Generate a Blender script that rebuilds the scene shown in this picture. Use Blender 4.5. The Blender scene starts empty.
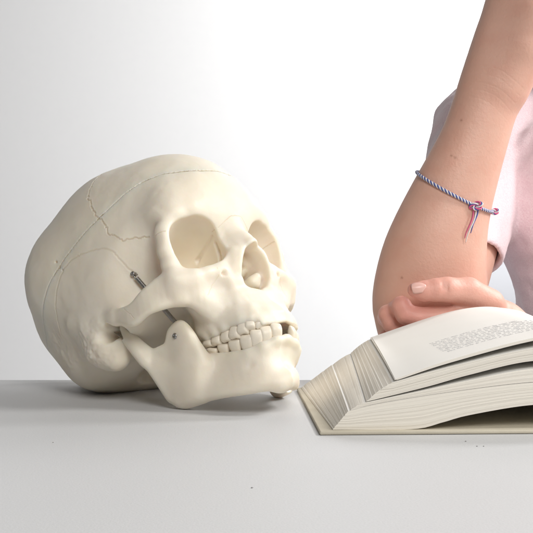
import bpy, bmesh, math, random
import numpy as np
from mathutils import Vector, Matrix
from mathutils.bvhtree import BVHTree

# ------------------------------------------------------------------ camera, world, lights
scene = bpy.context.scene
C = scene.collection
CAM_H = 0.11
cam_data = bpy.data.cameras.new('camera')
cam_data.lens = 72.2
cam_data.sensor_width = 36
cam_data.clip_start = 0.02
cam_data.clip_end = 50
cam = bpy.data.objects.new('camera', cam_data)
C.objects.link(cam)
cam.location = (0, 0, CAM_H)
cam.rotation_euler = (math.radians(90 - 0.83), 0, 0)
scene.camera = cam

world = bpy.data.worlds.new('World')
scene.world = world
world.use_nodes = True
bg = world.node_tree.nodes['Background']
bg.inputs[0].default_value = (1.0, 1.0, 1.0, 1)
bg.inputs[1].default_value = 0.06

def area(name, loc, target, size, power, color=(1, 1, 1), size_y=None, spread=180):
    d = bpy.data.lights.new(name, 'AREA')
    d.energy = power
    d.color = color
    d.size = size
    if size_y:
        d.shape = 'RECTANGLE'
        d.size_y = size_y
    d.spread = math.radians(spread)
    o = bpy.data.objects.new(name, d)
    C.objects.link(o)
    o.location = loc
    o.rotation_euler = (Vector(target) - Vector(loc)).to_track_quat('-Z', 'Y').to_euler()
    return o

area('key_softbox', (1.25, 0.50, 1.05), (0.0, 0.80, 0.08), 0.34, 12, (1.0, 0.985, 0.96))
area('front_softbox', (0.42, -0.70, 1.12), (0.0, 0.8, 0.1), 0.7, 15.5, (1.0, 0.985, 0.965))
area('backdrop_lamp', (1.25, 1.40, 1.00), (0.85, 2.2, 0.40), 0.9, 41, (1, 1, 1))

vs = scene.view_settings
vs.view_transform = 'Standard'
vs.look = 'None'
vs.exposure = 0.27
vs.gamma = 1.0

# ------------------------------------------------------------------ materials
def new_mat(name):
    m = bpy.data.materials.new(name)
    m.use_nodes = True
    nt = m.node_tree
    return m, nt, nt.nodes['Principled BSDF']

def nd(nt, typ, **kw):
    n = nt.nodes.new(typ)
    for k, v in kw.items():
        if k.startswith('i_'):
            n.inputs[k[2:].replace('_', ' ')].default_value = v
        else:
            setattr(n, k, v)
    return n

def mixcol(nt, fac, a, b):
    n = nt.nodes.new('ShaderNodeMix')
    n.data_type = 'RGBA'
    for i, v in ((0, fac), (6, a), (7, b)):
        if isinstance(v, (int, float)):
            n.inputs[i].default_value = v
        elif isinstance(v, tuple):
            n.inputs[i].default_value = v if len(v) == 4 else (*v, 1)
        else:
            nt.links.new(v, n.inputs[i])
    return n.outputs[2]

def noise(nt, scale, detail=3, rough=0.5, vec=None, dist=0.0):
    n = nt.nodes.new('ShaderNodeTexNoise')
    n.inputs['Scale'].default_value = scale
    n.inputs['Detail'].default_value = detail
    n.inputs['Roughness'].default_value = rough
    n.inputs['Distortion'].default_value = dist
    if vec is None:
        tc = nt.nodes.new('ShaderNodeTexCoord')
        vec = tc.outputs['Object']
    nt.links.new(vec, n.inputs['Vector'])
    return n

def ramp(nt, fac, stops):
    r = nt.nodes.new('ShaderNodeValToRGB')
    els = r.color_ramp.elements
    while len(els) < len(stops):
        els.new(0.5)
    for e, (p, c) in zip(els, stops):
        e.position = p
        e.color = c if len(c) == 4 else (*c, 1)
    nt.links.new(fac, r.inputs[0])
    return r.outputs[0]

def bump(nt, height, strength, dist, bsdf, normal=None):
    b = nt.nodes.new('ShaderNodeBump')
    b.inputs['Strength'].default_value = strength
    b.inputs['Distance'].default_value = dist
    nt.links.new(height, b.inputs['Height'])
    if normal is not None:
        nt.links.new(normal, b.inputs['Normal'])
    nt.links.new(b.outputs[0], bsdf.inputs['Normal'])
    return b.outputs[0]

def bone_mat(name, c1, c2, rough=0.46, sss=0.45):
    m, nt, b = new_mat(name)
    n1 = noise(nt, 22, 4, 0.6)
    n2 = noise(nt, 260, 3, 0.6)
    col = mixcol(nt, ramp(nt, n1.outputs[0], [(0.35, (0, 0, 0)), (0.7, (1, 1, 1))]), c1, c2)
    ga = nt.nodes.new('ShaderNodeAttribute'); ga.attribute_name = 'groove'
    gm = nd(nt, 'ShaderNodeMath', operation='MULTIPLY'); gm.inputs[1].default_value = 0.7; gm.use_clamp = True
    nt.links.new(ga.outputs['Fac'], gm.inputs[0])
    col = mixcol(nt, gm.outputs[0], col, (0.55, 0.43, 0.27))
    nt.links.new(col, b.inputs['Base Color'])
    b.inputs['Roughness'].default_value = rough
    b.inputs['Subsurface Weight'].default_value = sss
    b.inputs['Subsurface Radius'].default_value = (1.0, 0.62, 0.28)
    b.inputs['Subsurface Scale'].default_value = 0.009
    b.inputs['Specular IOR Level'].default_value = 0.4
    p = bump(nt, n2.outputs[0], 0.22, 0.0006, b)
    n3 = noise(nt, 70, 3, 0.5)
    bump(nt, n3.outputs[0], 0.25, 0.0015, b, p)
    return m

M = {}
M['bone'] = bone_mat('ivory_plastic_bone', (0.885, 0.815, 0.695), (0.84, 0.755, 0.615))
M['tooth'] = bone_mat('ivory_plastic_tooth', (0.89, 0.81, 0.68), (0.85, 0.76, 0.62), 0.36, 0.1)
def simple(name, col, rough, metal=0.0):
    m, nt, b = new_mat(name)
    b.inputs['Base Color'].default_value = (*col, 1)
    b.inputs['Roughness'].default_value = rough
    b.inputs['Metallic'].default_value = metal
    return m, nt, b
M['steel'] = simple('spring_steel', (0.42, 0.41, 0.40), 0.28, 1.0)[0]

# ------------------------------------------------------------------ object helpers
def mesh_obj(name, verts, faces, mat, parent=None, smooth=True, loc=(0, 0, 0)):
    """verts are world coordinates; the mesh is stored relative to the root position"""
    me = bpy.data.meshes.new(name)
    off = np.array(parent_origin(parent)) if parent is not None else np.array(loc, float)
    v = np.asarray(verts, float) - off
    me.from_pydata(v.tolist(), [], [tuple(int(i) for i in f) for f in faces])
    me.materials.append(mat)
    if smooth:
        me.polygons.foreach_set('use_smooth', [True] * len(me.polygons))
    me.update()
    o = bpy.data.objects.new(name, me)
    C.objects.link(o)
    if parent is not None:
        o.parent = parent
    else:
        o.location = loc
    return o

def parent_origin(p):
    t = Vector((0, 0, 0))
    while p is not None:
        t = t + p.location
        p = p.parent
    return tuple(t)

def thing(name, label, cat, loc, group=None):
    o = bpy.data.objects.new(name, None)
    C.objects.link(o)
    o.location = loc
    o.empty_display_size = 0.02
    return tag(o, label, cat, group)

def tag(o, label, cat, group=None):
    o['label'] = label
    o['category'] = cat
    if group:
        o['group'] = group
    return o

def tube(path, rad, n=12, closed=False):
    """verts, faces of a round tube along a path; rad a number or a list"""
    P = [Vector(p) for p in path]
    R = rad if hasattr(rad, '__len__') else [rad] * len(P)
    V, F = [], []
    up = None
    for i, p in enumerate(P):
        a = P[max(i - 1, 0)]
        b = P[min(i + 1, len(P) - 1)]
        if closed:
            a, b = P[i - 1], P[(i + 1) % len(P)]
        t = (b - a).normalized()
        if up is None:
            up = t.orthogonal().normalized()
        up = (up - t * up.dot(t)).normalized()
        s = t.cross(up)
        for k in range(n):
            an = 2 * math.pi * k / n
            V.append(tuple(p + (up * math.cos(an) + s * math.sin(an)) * R[i]))
    m = len(P)
    for i in range(m if closed else m - 1):
        for k in range(n):
            j = (i + 1) % m
            F.append((i * n + k, i * n + (k + 1) % n, j * n + (k + 1) % n, j * n + k))
    if not closed:
        F.append(tuple(range(n))[::-1])
        F.append(tuple((m - 1) * n + k for k in range(n)))
    return V, F

def join_parts(parts):
    V, F = [], []
    for v, f in parts:
        o = len(V)
        V += [tuple(p) for p in v]
        F += [tuple(i + o for i in g) for g in f]
    return V, F

def catmull(pts, n=8):
    P = [np.array(p, float) for p in pts]
    P = [2 * P[0] - P[1]] + P + [2 * P[-1] - P[-2]]
    out = []
    for i in range(1, len(P) - 2):
        for k in range(n):
            t = k / n
            out.append(0.5 * (2 * P[i] + (P[i + 1] - P[i - 1]) * t + (2 * P[i - 1] - 5 * P[i] + 4 * P[i + 1] - P[i + 2]) * t * t
                              + (3 * P[i] - P[i - 1] - 3 * P[i + 1] + P[i + 2]) * t ** 3))
    out.append(P[-2])
    return np.array(out)

# ------------------------------------------------------------------ distance-field modelling
class Vol:
    def __init__(s, lo, hi, h, mirror=False):
        s.h = h
        s.lo = np.array(lo, float)
        s.n = np.ceil((np.array(hi, float) - s.lo) / h).astype(int) + 1
        s.ax = [(s.lo[i] + h * np.arange(s.n[i])).astype(np.float32) for i in range(3)]
        s.D = np.full(s.n, 12.0, np.float32)
        s.mirror = mirror
    def reg(s, lo, hi, pad):
        sl = []
        for i in range(3):
            a = max(0, int((lo[i] - pad - s.lo[i]) / s.h))
            b = min(s.n[i], int((hi[i] + pad - s.lo[i]) / s.h) + 2)
            sl.append(slice(a, max(b, a)))
        X = s.ax[0][sl[0]][:, None, None]
        Y = s.ax[1][sl[1]][None, :, None]
        Z = s.ax[2][sl[2]][None, None, :]
        return tuple(sl), X, Y, Z
    def add(s, prim, k=0.0):
        f, lo, hi = prim
        sl, X, Y, Z = s.reg(lo, hi, k + 4)
        if s.D[sl].size == 0: return
        d = f(X, Y, Z)
        a = s.D[sl]
        r = np.minimum(a, d)
        if k > 0:
            h = np.maximum(k - np.abs(a - d), 0) / k
            r = r - h * h * k * 0.25
        s.D[sl] = r
    def sub(s, prim, k=0.0):
        f, lo, hi = prim
        sl, X, Y, Z = s.reg(lo, hi, k + 4)
        if s.D[sl].size == 0: return
        d = -f(X, Y, Z)
        a = s.D[sl]
        r = np.maximum(a, d)
        if k > 0:
            h = np.maximum(k - np.abs(a - d), 0) / k
            r = r + h * h * k * 0.25
        s.D[sl] = r
    def blur(s, n=1):
        for _ in range(n):
            for ax in range(3):
                D = s.D
                a = np.concatenate([np.take(D, [0], ax), np.take(D, range(D.shape[ax] - 1), ax)], ax)
                b = np.concatenate([np.take(D, range(1, D.shape[ax]), ax), np.take(D, [-1], ax)], ax)
                s.D = (0.25 * a + 0.5 * D + 0.25 * b).astype(np.float32)
    def mesh(s):
        if s.mirror:
            # the first plane is x = 0
            s.D = np.concatenate([s.D[:0:-1], s.D], 0)
            lo = np.array([-s.ax[0][-1], s.lo[1], s.lo[2]])
        else:
            lo = s.lo
        return surface_nets(s.D, lo, s.h)

def surface_nets(D, lo, h):
    S = D < 0
    c = np.zeros(tuple(np.array(D.shape) - 1), np.int8)
    for i in (0, 1):
        for j in (0, 1):
            for k in (0, 1):
                c += S[i:S.shape[0] - 1 + i, j:S.shape[1] - 1 + j, k:S.shape[2] - 1 + k]
    act = np.argwhere((c > 0) & (c < 8))
    idx = np.full(c.shape, -1, np.int32)
    idx[act[:, 0], act[:, 1], act[:, 2]] = np.arange(len(act))
    acc = np.zeros((len(act), 3)); cnt = np.zeros(len(act))
    corners = [(i, j, k) for i in (0, 1) for j in (0, 1) for k in (0, 1)]
    for a in corners:
        for axn in range(3):
            if a[axn] == 1: continue
            b = list(a); b[axn] = 1
            pa = act + np.array(a); pb = act + np.array(b)
            da = D[pa[:, 0], pa[:, 1], pa[:, 2]]; db = D[pb[:, 0], pb[:, 1], pb[:, 2]]
            m = (da < 0) != (db < 0)
            t = np.where(m, da / np.where(m, da - db, 1), 0)
            p = np.array(a, float)[None] + (np.array(b) - np.array(a))[None] * t[:, None]
            acc[m] += p[m]; cnt[m] += 1
    V = lo + h * (act + acc / cnt[:, None])
    F = []
    for ax in range(3):
        u, v = [(1, 2), (2, 0), (0, 1)][ax]
        sa = [slice(None)] * 3; sb = [slice(None)] * 3
        sa[ax] = slice(0, -1); sb[ax] = slice(1, None)
        A = S[tuple(sa)]; B = S[tuple(sb)]
        e = np.argwhere(A != B)
        ok = (e[:, u] > 0) & (e[:, v] > 0) & (e[:, u] < c.shape[u]) & (e[:, v] < c.shape[v])
        e = e[ok]
        inside = A[e[:, 0], e[:, 1], e[:, 2]]
        du = np.zeros(3, int); du[u] = 1
        dv = np.zeros(3, int); dv[v] = 1
        q = [e - du - dv, e - dv, e, e - du]
        q = [idx[p[:, 0], p[:, 1], p[:, 2]] for p in q]
        Q = np.stack(q, 1)
        Q[~inside] = Q[~inside][:, ::-1]
        F.append(Q)
    return V, np.concatenate(F)

def eul(rx, ry, rz):
    from mathutils import Euler
    return np.array(Euler((math.radians(rx), math.radians(ry), math.radians(rz)), 'XYZ').to_matrix())

def ell(c, r, R=None):
    c = np.array(c, np.float32); r = np.array(r, np.float32)
    m = float(max(r)) if R is not None else None
    def f(X, Y, Z):
        x, y, z = X - c[0], Y - c[1], Z - c[2]
        if R is not None:
            x, y, z = (R[0, i] * x + R[1, i] * y + R[2, i] * z for i in range(3))
        k0 = np.sqrt((x / r[0]) ** 2 + (y / r[1]) ** 2 + (z / r[2]) ** 2)
        k1 = np.sqrt((x / r[0] ** 2) ** 2 + (y / r[1] ** 2) ** 2 + (z / r[2] ** 2) ** 2) + 1e-6
        return (k0 * (k0 - 1) / k1).astype(np.float32)
    e = r if R is None else np.array([m, m, m])
    return f, c - e, c + e

def cone(a, b, ra, rb):
    a = np.array(a, np.float32); b = np.array(b, np.float32)
    ba = b - a; L = float(ba @ ba) + 1e-9
    def f(X, Y, Z):
        x, y, z = X - a[0], Y - a[1], Z - a[2]
        t = np.clip((x * ba[0] + y * ba[1] + z * ba[2]) / L, 0, 1)
        return np.sqrt((x - t * ba[0]) ** 2 + (y - t * ba[1]) ** 2 + (z - t * ba[2]) ** 2) - (ra + (rb - ra) * t)
    m = max(ra, rb)
    return f, np.minimum(a, b) - m, np.maximum(a, b) + m

def chain(pts, k=0.0):
    ps = [cone(p[:3], q[:3], p[3], q[3]) for p, q in zip(pts[:-1], pts[1:])]
    lo = np.min([p[1] for p in ps], 0); hi = np.max([p[2] for p in ps], 0)
    def f(X, Y, Z):
        d = None
        for p in ps:
            e = p[0](X, Y, Z)
            if d is None: d = e
            elif k > 0:
                h = np.maximum(k - np.abs(d - e), 0) / k
                d = np.minimum(d, e) - h * h * k * 0.25
            else: d = np.minimum(d, e)
        return d
    return f, lo, hi

def sheet(V, T):
    """thick sheet: triangles with a radius at every vertex"""
    V = np.array(V, float)
    def tri(a, b, c, X, Y, Z):
        A, B, Cc = a[:3], b[:3], c[:3]
        e0, e1 = B - A, Cc - A
        d00, d01, d11 = e0 @ e0, e0 @ e1, e1 @ e1
        den = d00 * d11 - d01 * d01
        x, y, z = X - A[0], Y - A[1], Z - A[2]
        d20 = x * e0[0] + y * e0[1] + z * e0[2]
        d21 = x * e1[0] + y * e1[1] + z * e1[2]
        v = (d11 * d20 - d01 * d21) / den
        w = (d00 * d21 - d01 * d20) / den
        ins = (v >= 0) & (w >= 0) & (v + w <= 1)
        n = np.cross(e0, e1); n /= np.linalg.norm(n)
        dp = np.abs(x * n[0] + y * n[1] + z * n[2]) - (a[3] + v * (b[3] - a[3]) + w * (c[3] - a[3]))
        de = cone(A, B, a[3], b[3])[0](X, Y, Z)
        de = np.minimum(de, cone(B, Cc, b[3], c[3])[0](X, Y, Z))
        de = np.minimum(de, cone(Cc, A, c[3], a[3])[0](X, Y, Z))
        return np.where(ins, np.minimum(dp, de), de)
    def f(X, Y, Z):
        d = None
        for t in T:
            e = tri(V[t[0]], V[t[1]], V[t[2]], X, Y, Z)
            d = e if d is None else np.minimum(d, e)
        return d
    m = V[:, 3].max()
    return f, V[:, :3].min(0) - m, V[:, :3].max(0) + m

def strip(rows_a, rows_b):
    """a quad strip as a sheet"""
    rows_a = catmull(rows_a, 3); rows_b = catmull(rows_b, 3)
    n = len(rows_a)
    V = list(rows_a) + list(rows_b)
    T = []
    for i in range(n - 1):
        T += [(i, i + 1, n + i), (i + 1, n + i + 1, n + i)]
    return sheet(V, T)

def vnoise(P, scale, seed=0):
    """smooth value noise at points, numpy"""
    rng = np.random.RandomState(seed)
    G = rng.rand(32, 32, 32)
    q = P / scale
    i = np.floor(q).astype(int); f = q - i; f = f * f * (3 - 2 * f)
    r = 0
    for a in (0, 1):
        for b in (0, 1):
            for c in (0, 1):
                w = (f[:, 0] if a else 1 - f[:, 0]) * (f[:, 1] if b else 1 - f[:, 1]) * (f[:, 2] if c else 1 - f[:, 2])
                r = r + w * G[(i[:, 0] + a) % 32, (i[:, 1] + b) % 32, (i[:, 2] + c) % 32]
    return r * 2 - 1

def rotm(a, b, c):
    ca, sa, cb, sb, cc, sc = math.cos(a), math.sin(a), math.cos(b), math.sin(b), math.cos(c), math.sin(c)
    Rz = np.array([[cc, -sc, 0], [sc, cc, 0], [0, 0, 1]])
    Rx = np.array([[1, 0, 0], [0, ca, -sa], [0, sa, ca]])
    Ry = np.array([[cb, 0, sb], [0, 1, 0], [-sb, 0, cb]])
    return Rz @ Ry @ Rx
SCL = 1.13883545
POSE_C = np.array([0.54778933, -0.04418863, -2.30142919, -0.0746846, 0.81460276, 0.05466215])
POSE_M = np.array([0.63695565, -0.00591906, -2.39479016, -0.06743778, 0.81913633, 0.05153271])
def place(X, p):
    return SCL * (np.atleast_2d(X) / 1000 @ rotm(*p[:3]).T) + p[3:6]

# ------------------------------------------------------------------ setting: table and wall
def table_mat():
    m, nt, b = new_mat('table_top')
    n1 = noise(nt, 900, 2, 0.6)
    n2 = noise(nt, 5, 3, 0.5)
    c = mixcol(nt, n2.outputs[0], (0.58, 0.585, 0.59), (0.62, 0.62, 0.625))
    c2 = mixcol(nt, ramp(nt, n1.outputs[0], [(0.35, (0, 0, 0)), (0.65, (1, 1, 1))]), (0.58, 0.58, 0.58), (0.67, 0.67, 0.675))
    cc = mixcol(nt, 0.45, c, c2)
    nt.links.new(cc, b.inputs['Base Color'])
    b.inputs['Roughness'].default_value = 0.55
    bump(nt, n1.outputs[0], 0.13, 0.0006, b)
    return m
M['table'] = table_mat()
mw, ntw, bw = new_mat('wall_paint')
nw = noise(ntw, 60, 3, 0.5)
ntw.links.new(mixcol(ntw, nw.outputs[0], (0.74, 0.74, 0.745), (0.76, 0.76, 0.76)), bw.inputs['Base Color'])
bw.inputs['Roughness'].default_value = 0.8
M['wall'] = mw

def box(lo, hi):
    x0, y0, z0 = lo; x1, y1, z1 = hi
    V = [(x0, y0, z0), (x1, y0, z0), (x1, y1, z0), (x0, y1, z0), (x0, y0, z1), (x1, y0, z1), (x1, y1, z1), (x0, y1, z1)]
    F = [(3, 2, 1, 0), (4, 5, 6, 7), (0, 1, 5, 4), (1, 2, 6, 5), (2, 3, 7, 6), (3, 0, 4, 7)]
    return V, F

v, f = box((-1.1, 0.12, -0.03), (1.1, 0.915, 0))
table = mesh_obj('table', v, f, M['table'], smooth=False)
bv = table.modifiers.new('edge', 'BEVEL'); bv.width = 0.005; bv.segments = 5
tag(table, 'pale grey matte table top carrying the skull and the open book', 'table')
v, f = box((-3.0, 2.2, -0.8), (3.5, 2.25, 2.4))
wall = mesh_obj('wall', v, f, M['wall'], smooth=False)
tag(wall, 'plain white wall behind the table, grey at the left', 'wall')
v, f = box((-3.0, -1.6, -0.80), (3.5, 2.2, -0.78))
fl = mesh_obj('floor', v, f, M['wall'], smooth=False)
fl['kind'] = 'structure'

#==SKULL==
def sstep(x):
    x = np.clip(x, 0, 1)
    return x * x * (3 - 2 * x)

def warp_jaw(P):
    """the cast jaw sits a little skewed: its far front half is set back"""
    P = np.array(P, float)
    dl = (0.26 + 0.40 * sstep((-60 - P[..., 2]) / 24)) * np.maximum(9 - P[..., 0], 0) * sstep((P[..., 1] - 25) / 45)
    P[..., 1] -= dl
    P[..., 2] += 0.55 * dl * sstep((-62 - P[..., 2]) / 24)
    return P

def warp_maxilla(P):
    P = np.array(P, float)
    P[..., 1] -= 0.34 * np.maximum(-P[..., 0], 0) * sstep((P[..., 1] - 45) / 20) * sstep((-24 - P[..., 2]) / 14)
    return P

# ------------------------------------------------------------------ the skull
def build_cranium():
    v = Vol((0, -102, -53), (80, 106, 122), 0.62, mirror=True)
    v.lo[0] = 0
    A, S = v.add, v.sub
    # vault
    A(ell((0, -8, 45), (66, 84, 66)))
    A(ell((0, 33, 49), (49.5, 56.5, 53)), 14)
    A(ell((25, -30, 50), (45, 43, 44)), 12)
    A(ell((0, -57, 32), (48, 38, 36)), 14)
    A(ell((22, -42, 0), (28, 27, 23)), 22)          # cerebellar bulge
    A(ell((0, -46, 4), (30, 36, 26)), 12)
    A(ell((42, 6, 18), (24, 44, 36)), 14)            # temporal squama
    A(ell((18, 4, 58), (38, 42, 48.5)), 14)
    # skull base
    A(ell((0, 10, -8), (34, 48, 16)), 12)
    A(cone((0, -12, -16), (0, 34, -10), 9, 13), 8)
    A(ell((10, -4, -22), (5, 10, 5)), 4)
    S(ell((0, -22, -26), (15, 17, 12)), 4)
    # frontal, brow ridge
    A(chain([(0, 77.5, 32, 7), (13, 76.0, 36, 5.2), (28, 76.5, 37.5, 4.8), (39, 73, 35.5, 4.4), (46, 68.8, 28.5, 4.4), (49.6, 67.2, 21, 4.6)], 4), 10)
    A(chain([(20, 72, 50, 8), (33, 68, 48, 8), (42, 63, 40, 6)], 4), 16)
    A(ell((0, 61, 44), (38, 21, 27)), 10)
    # temporal hollow behind the orbit
    S(ell((65, 50, 6), (22, 20, 26), eul(0, 8, -16)), 12)
    S(ell((62, 58, 28), (12, 13, 14), eul(0, 0, -20)), 10)
    S(ell((59, 56.5, 8), (12, 6.5, 19), eul(0, 0, -18)), 5)
    # middle face mass
    A(ell((19, 48, 10), (24, 26, 24)), 6)
    A(ell((21, 64, -14), (19, 19, 20)), 8)
    A(cone((12, 60, -6), (7, 64, 18), 14, 9), 6)
    # greater wing / lateral wall of the orbit
    A(strip([(36, 48, 30, 3), (36, 48, 4, 3), (34, 50, -6, 3)], [(49, 68, 28, 3), (49, 67, 6, 3), (47, 66, -4, 3)]), 4)
    # lateral rim, zygoma, infraorbital rim
    A(chain([(49, 68, 25, 5), (50.5, 66, 14, 4.4), (50.5, 65, 4, 4.6), (48.5, 65.5, -6, 5.6)], 3), 4)
    A(ell((46, 63, -10), (9, 7.5, 10)), 6)
    A(chain([(50, 66, -6, 5), (42, 72, -8, 5), (33, 75, -8, 5), (24, 77, -5, 4.5), (18, 78, 1, 4), (14, 77, 8, 3.6)], 3), 5)
    A(strip([(52, 64, -6, 3.5), (44, 69, -12, 4), (33, 73, -12, 4)], [(50, 62, -17, 3), (42, 65, -21, 3), (32, 66, -30, 4)]), 6)
    # nose
    A(chain([(0, 79.0, 29, 6.6), (0, 80.5, 21, 6.2), (0, 84.5, 13, 5.6), (0, 88.8, 7.2, 5.2)], 3), 5)
    A(strip([(4, 78, 22, 4.5), (6, 83, 10, 4), (7.5, 86.6, 4.5, 3), (9.8, 86, 0, 3), (12.5, 83, -8, 3)], [(10, 71, 22, 4), (12, 75.5, 9, 4.6), (13.5, 76.5, 3, 4.5), (15.5, 77.5, -4, 4.5), (18, 76, -10, 4)]), 4)
    A(chain([(12, 84, 4, 3), (13.5, 82, -6, 3), (14, 79.5, -14, 3.5), (11, 77.5, -20, 4), (4, 77, -22, 4)], 2), 4)
    # alveolar process
    A(chain([(25.5, 50, -33, 5), (25.5, 60, -35, 5), (25, 70, -36.5, 5), (23, 78, -38, 4.8), (19, 83.5, -39.5, 4.6), (10.5, 87.5, -42.5, 4.4), (0, 88.5, -42, 4.4)], 3), 4)
    A(strip([(25, 52, -28, 6), (25, 66, -28, 7), (19, 75, -28, 7), (9, 78, -27, 6), (0, 78, -26, 6)],
            [(25, 52, -32.5, 5.5), (25, 66, -33, 5.5), (20, 79, -35, 5.5), (10, 84, -38, 5.5), (0, 85, -38, 5.5)]), 5)
    A(ell((0, 62, -26), (24, 22, 5)), 5)
    A(cone((0, 76, -22), (0, 80.5, -20), 3.5, 1.2), 3)
    A(strip([(19.5, 87.5, -42, 2.6), (10, 89.3, -43, 2.8), (0, 90, -43, 2.8)], [(19, 89.2, -48.6, 1.6), (10, 91, -48.8, 1.5), (0, 91, -47.8, 1.5)]), 2)
    A(chain([(25.5, 80, -41.5, 3.6), (21.5, 84.8, -43, 3.8), (16.5, 87.6, -45, 3.4), (10, 89.4, -46, 2.8)], 1), 2.5)
    # canine / molar root ridges
    for (x, y, z0, z1, r) in ((29.5, 55, -28, -39, 2.6), (30.5, 63, -28, -40, 2.6), (30.3, 70.5, -28, -41, 2.4), (28.7, 77.5, -27, -41, 2.1), (25.5, 83, -25, -41, 2.1)):
        A(cone((x - 6, y - 6, z0), (x - 1.9, y - 1.9, z1 + 1), r, r), 4)
    # canine fossa
    S(ell((32, 80, -19), (8, 6, 7)), 8)
    S(ell((25, 84.5, -9.5), (1.6, 6, 1.3)), 2)
    # pterygoid plates
    A(strip([(17, 40, -12, 3), (14, 48, -14, 3)], [(22, 36, -34, 1.8), (17, 46, -35, 2)]), 4)
    A(strip([(13, 40, -12, 3), (12, 46, -14, 3)], [(11, 36, -33, 1.8), (12, 45, -34, 2)]), 4)
    # zygomatic arch
    A(strip([(60.5, 6, 0, 3.2), (62, 16, -1.5, 2.6), (63.5, 27, -6, 2.4), (64, 38, -8.5, 2.4), (62.5, 48, -6, 2.6), (57, 57, -3, 3), (51, 65, -3, 4)],
            [(60, 8, -2, 3), (61, 17, -6.5, 3), (63, 26, -12, 2.6), (64, 35, -17.5, 2.8), (63, 47, -17, 2.6), (57, 56, -17.5, 3), (49, 63, -18, 3.4)]), 3)
    A(strip([(50, 10, 2, 4), (50, 22, 0, 4)], [(61, 8, -1, 3), (62, 19, -4, 3)]), 4)
    A(cone((42, 19, -8), (60, 17, -6), 4, 3.5), 4)     # articular tubercle
    S(ell((52, 8, -9), (13, 7.5, 8.5)), 3)                # glenoid fossa
    # supramastoid crest, mastoid, ear opening
    A(chain([(61, 4, 1, 2.5), (62, -8, 4, 3), (60, -20, 10, 4)], 3), 7)
    A(ell((50, -9, -10), (12, 14, 15)), 14)
    A(cone((51, -7, -14), (51, -4, -24), 9, 5.5), 9)
    S(cone((66, 3, -11), (50, 4, -11), 4.2, 3), 3)
    S(ell((40, -12, -26), (4, 12, 6), eul(0, 0, 10)), 5)
    A(cone((43, 4, -15), (41, 9, -27), 2.6, 0.9), 3)   # styloid stub
    # nuchal roughness
    A(ell((0, -92, 6), (7, 5, 4)), 8)
    # -------- openings
    axd = np.array([-0.40, -0.91, -0.06]); axd /= np.linalg.norm(axd)
    o0 = np.array([32.2, 78, 14.8])
    up = np.array([0.10, 0, 1.0]); up -= up @ axd * axd; up /= np.linalg.norm(up)
    sd = np.cross(up, axd)
    if sd[0] < 0: sd = -sd
    def orb(X, Y, Z):
        x, y, z = X - o0[0], Y - o0[1], Z - o0[2]
        t = x * axd[0] + y * axd[1] + z * axd[2]
        u = x * sd[0] + y * sd[1] + z * sd[2]
        w = x * up[0] + y * up[1] + z * up[2]
        a = 18.2; b = 17.2
        tt = np.clip(t / 46, -0.5, 1)
        g = np.where(tt > 0, np.sqrt(np.clip(1 - tt ** 1.7, 0, 1)), 1 + 0.25 * tt * tt)
        q = (np.abs(u / a) ** 2.5 + np.abs(w / b) ** 2.5) ** (1 / 2.5)
        d = (q - g) * 17
        d = np.maximum(d, t - 46)
        return np.maximum(d, -t - 14).astype(np.float32)
    S((orb, (0, 28, -8), (60, 96, 40)), 0.9)
    # lacrimal groove, fissures
    S(chain([(11.2, 72.6, 17, 1.4), (11.0, 72.2, 12, 1.9), (12.4, 71.4, 5, 2.2), (13.5, 70, 1, 2.0)], 1), 1.0)
    S(chain([(12.8, 73.5, 22.1, 0.8), (10.7, 66, 21, 0.9), (9.2, 57.8, 19.8, 1.1), (8.0, 51, 18, 1.6)], 0), 0.5)
    def pear(X, Y, Z):
        # half width as a function of height
        zz = np.clip(Z, -24, 10)
        hw = np.interp(zz.ravel(), [-24, -20, -17.5, -13, -7, -1, 3, 6, 7.5], [-4, 3.5, 9.5, 12.4, 11.8, 9.4, 6.6, 3.4, -2]).reshape(Z.shape)
        d = (np.abs(X) - hw) * 0.85
        return np.maximum(np.maximum(d, 48 - Y), Y - 104).astype(np.float32) + 0 * X
    S((pear, (0, 48, -24), (14, 104, 8)), 1.8)
    # inside the nose: septum and conchae
    A(strip([(0, 50, 12, 0.8), (0, 66, 6, 0.8)], [(0, 50, -20, 0.9), (0, 60, -20, 0.9)]), 1)
    A(chain([(9.5, 77, -9, 3.0), (8.0, 74, -11, 4.2), (7.0, 64, -11, 4.4)], 2), 1.5)
    A(chain([(9, 70, 0, 2.0), (7, 66, -1, 3.0), (6.5, 58, -2, 3.2)], 2), 1)
    A(ell((0, 50, -4), (16, 3, 20)), 2)
    v.blur(1)
    # saw cut of the removable skull cap
    hy = np.interp(v.ax[1], [-105, -85, -60, -32, -18, -1.5, 22, 34, 48, 59, 70, 79, 85, 90], [8, 12, 23, 35.5, 42.5, 49, 57, 61, 66.5, 69.2, 69, 66.5, 64.3, 64]).astype(np.float32)[None, :, None]
    g = (v.ax[2][None, None, :] - hy) * 0.93
    w = copy_vol(v)
    v.D = np.maximum(v.D, g + 0.2)
    w.D = np.maximum(w.D, -g + 0.02)
    return v.mesh(), w.mesh()

def copy_vol(v):
    w = Vol.__new__(Vol)
    w.__dict__.update(v.__dict__)
    w.D = v.D.copy()
    return w

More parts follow.
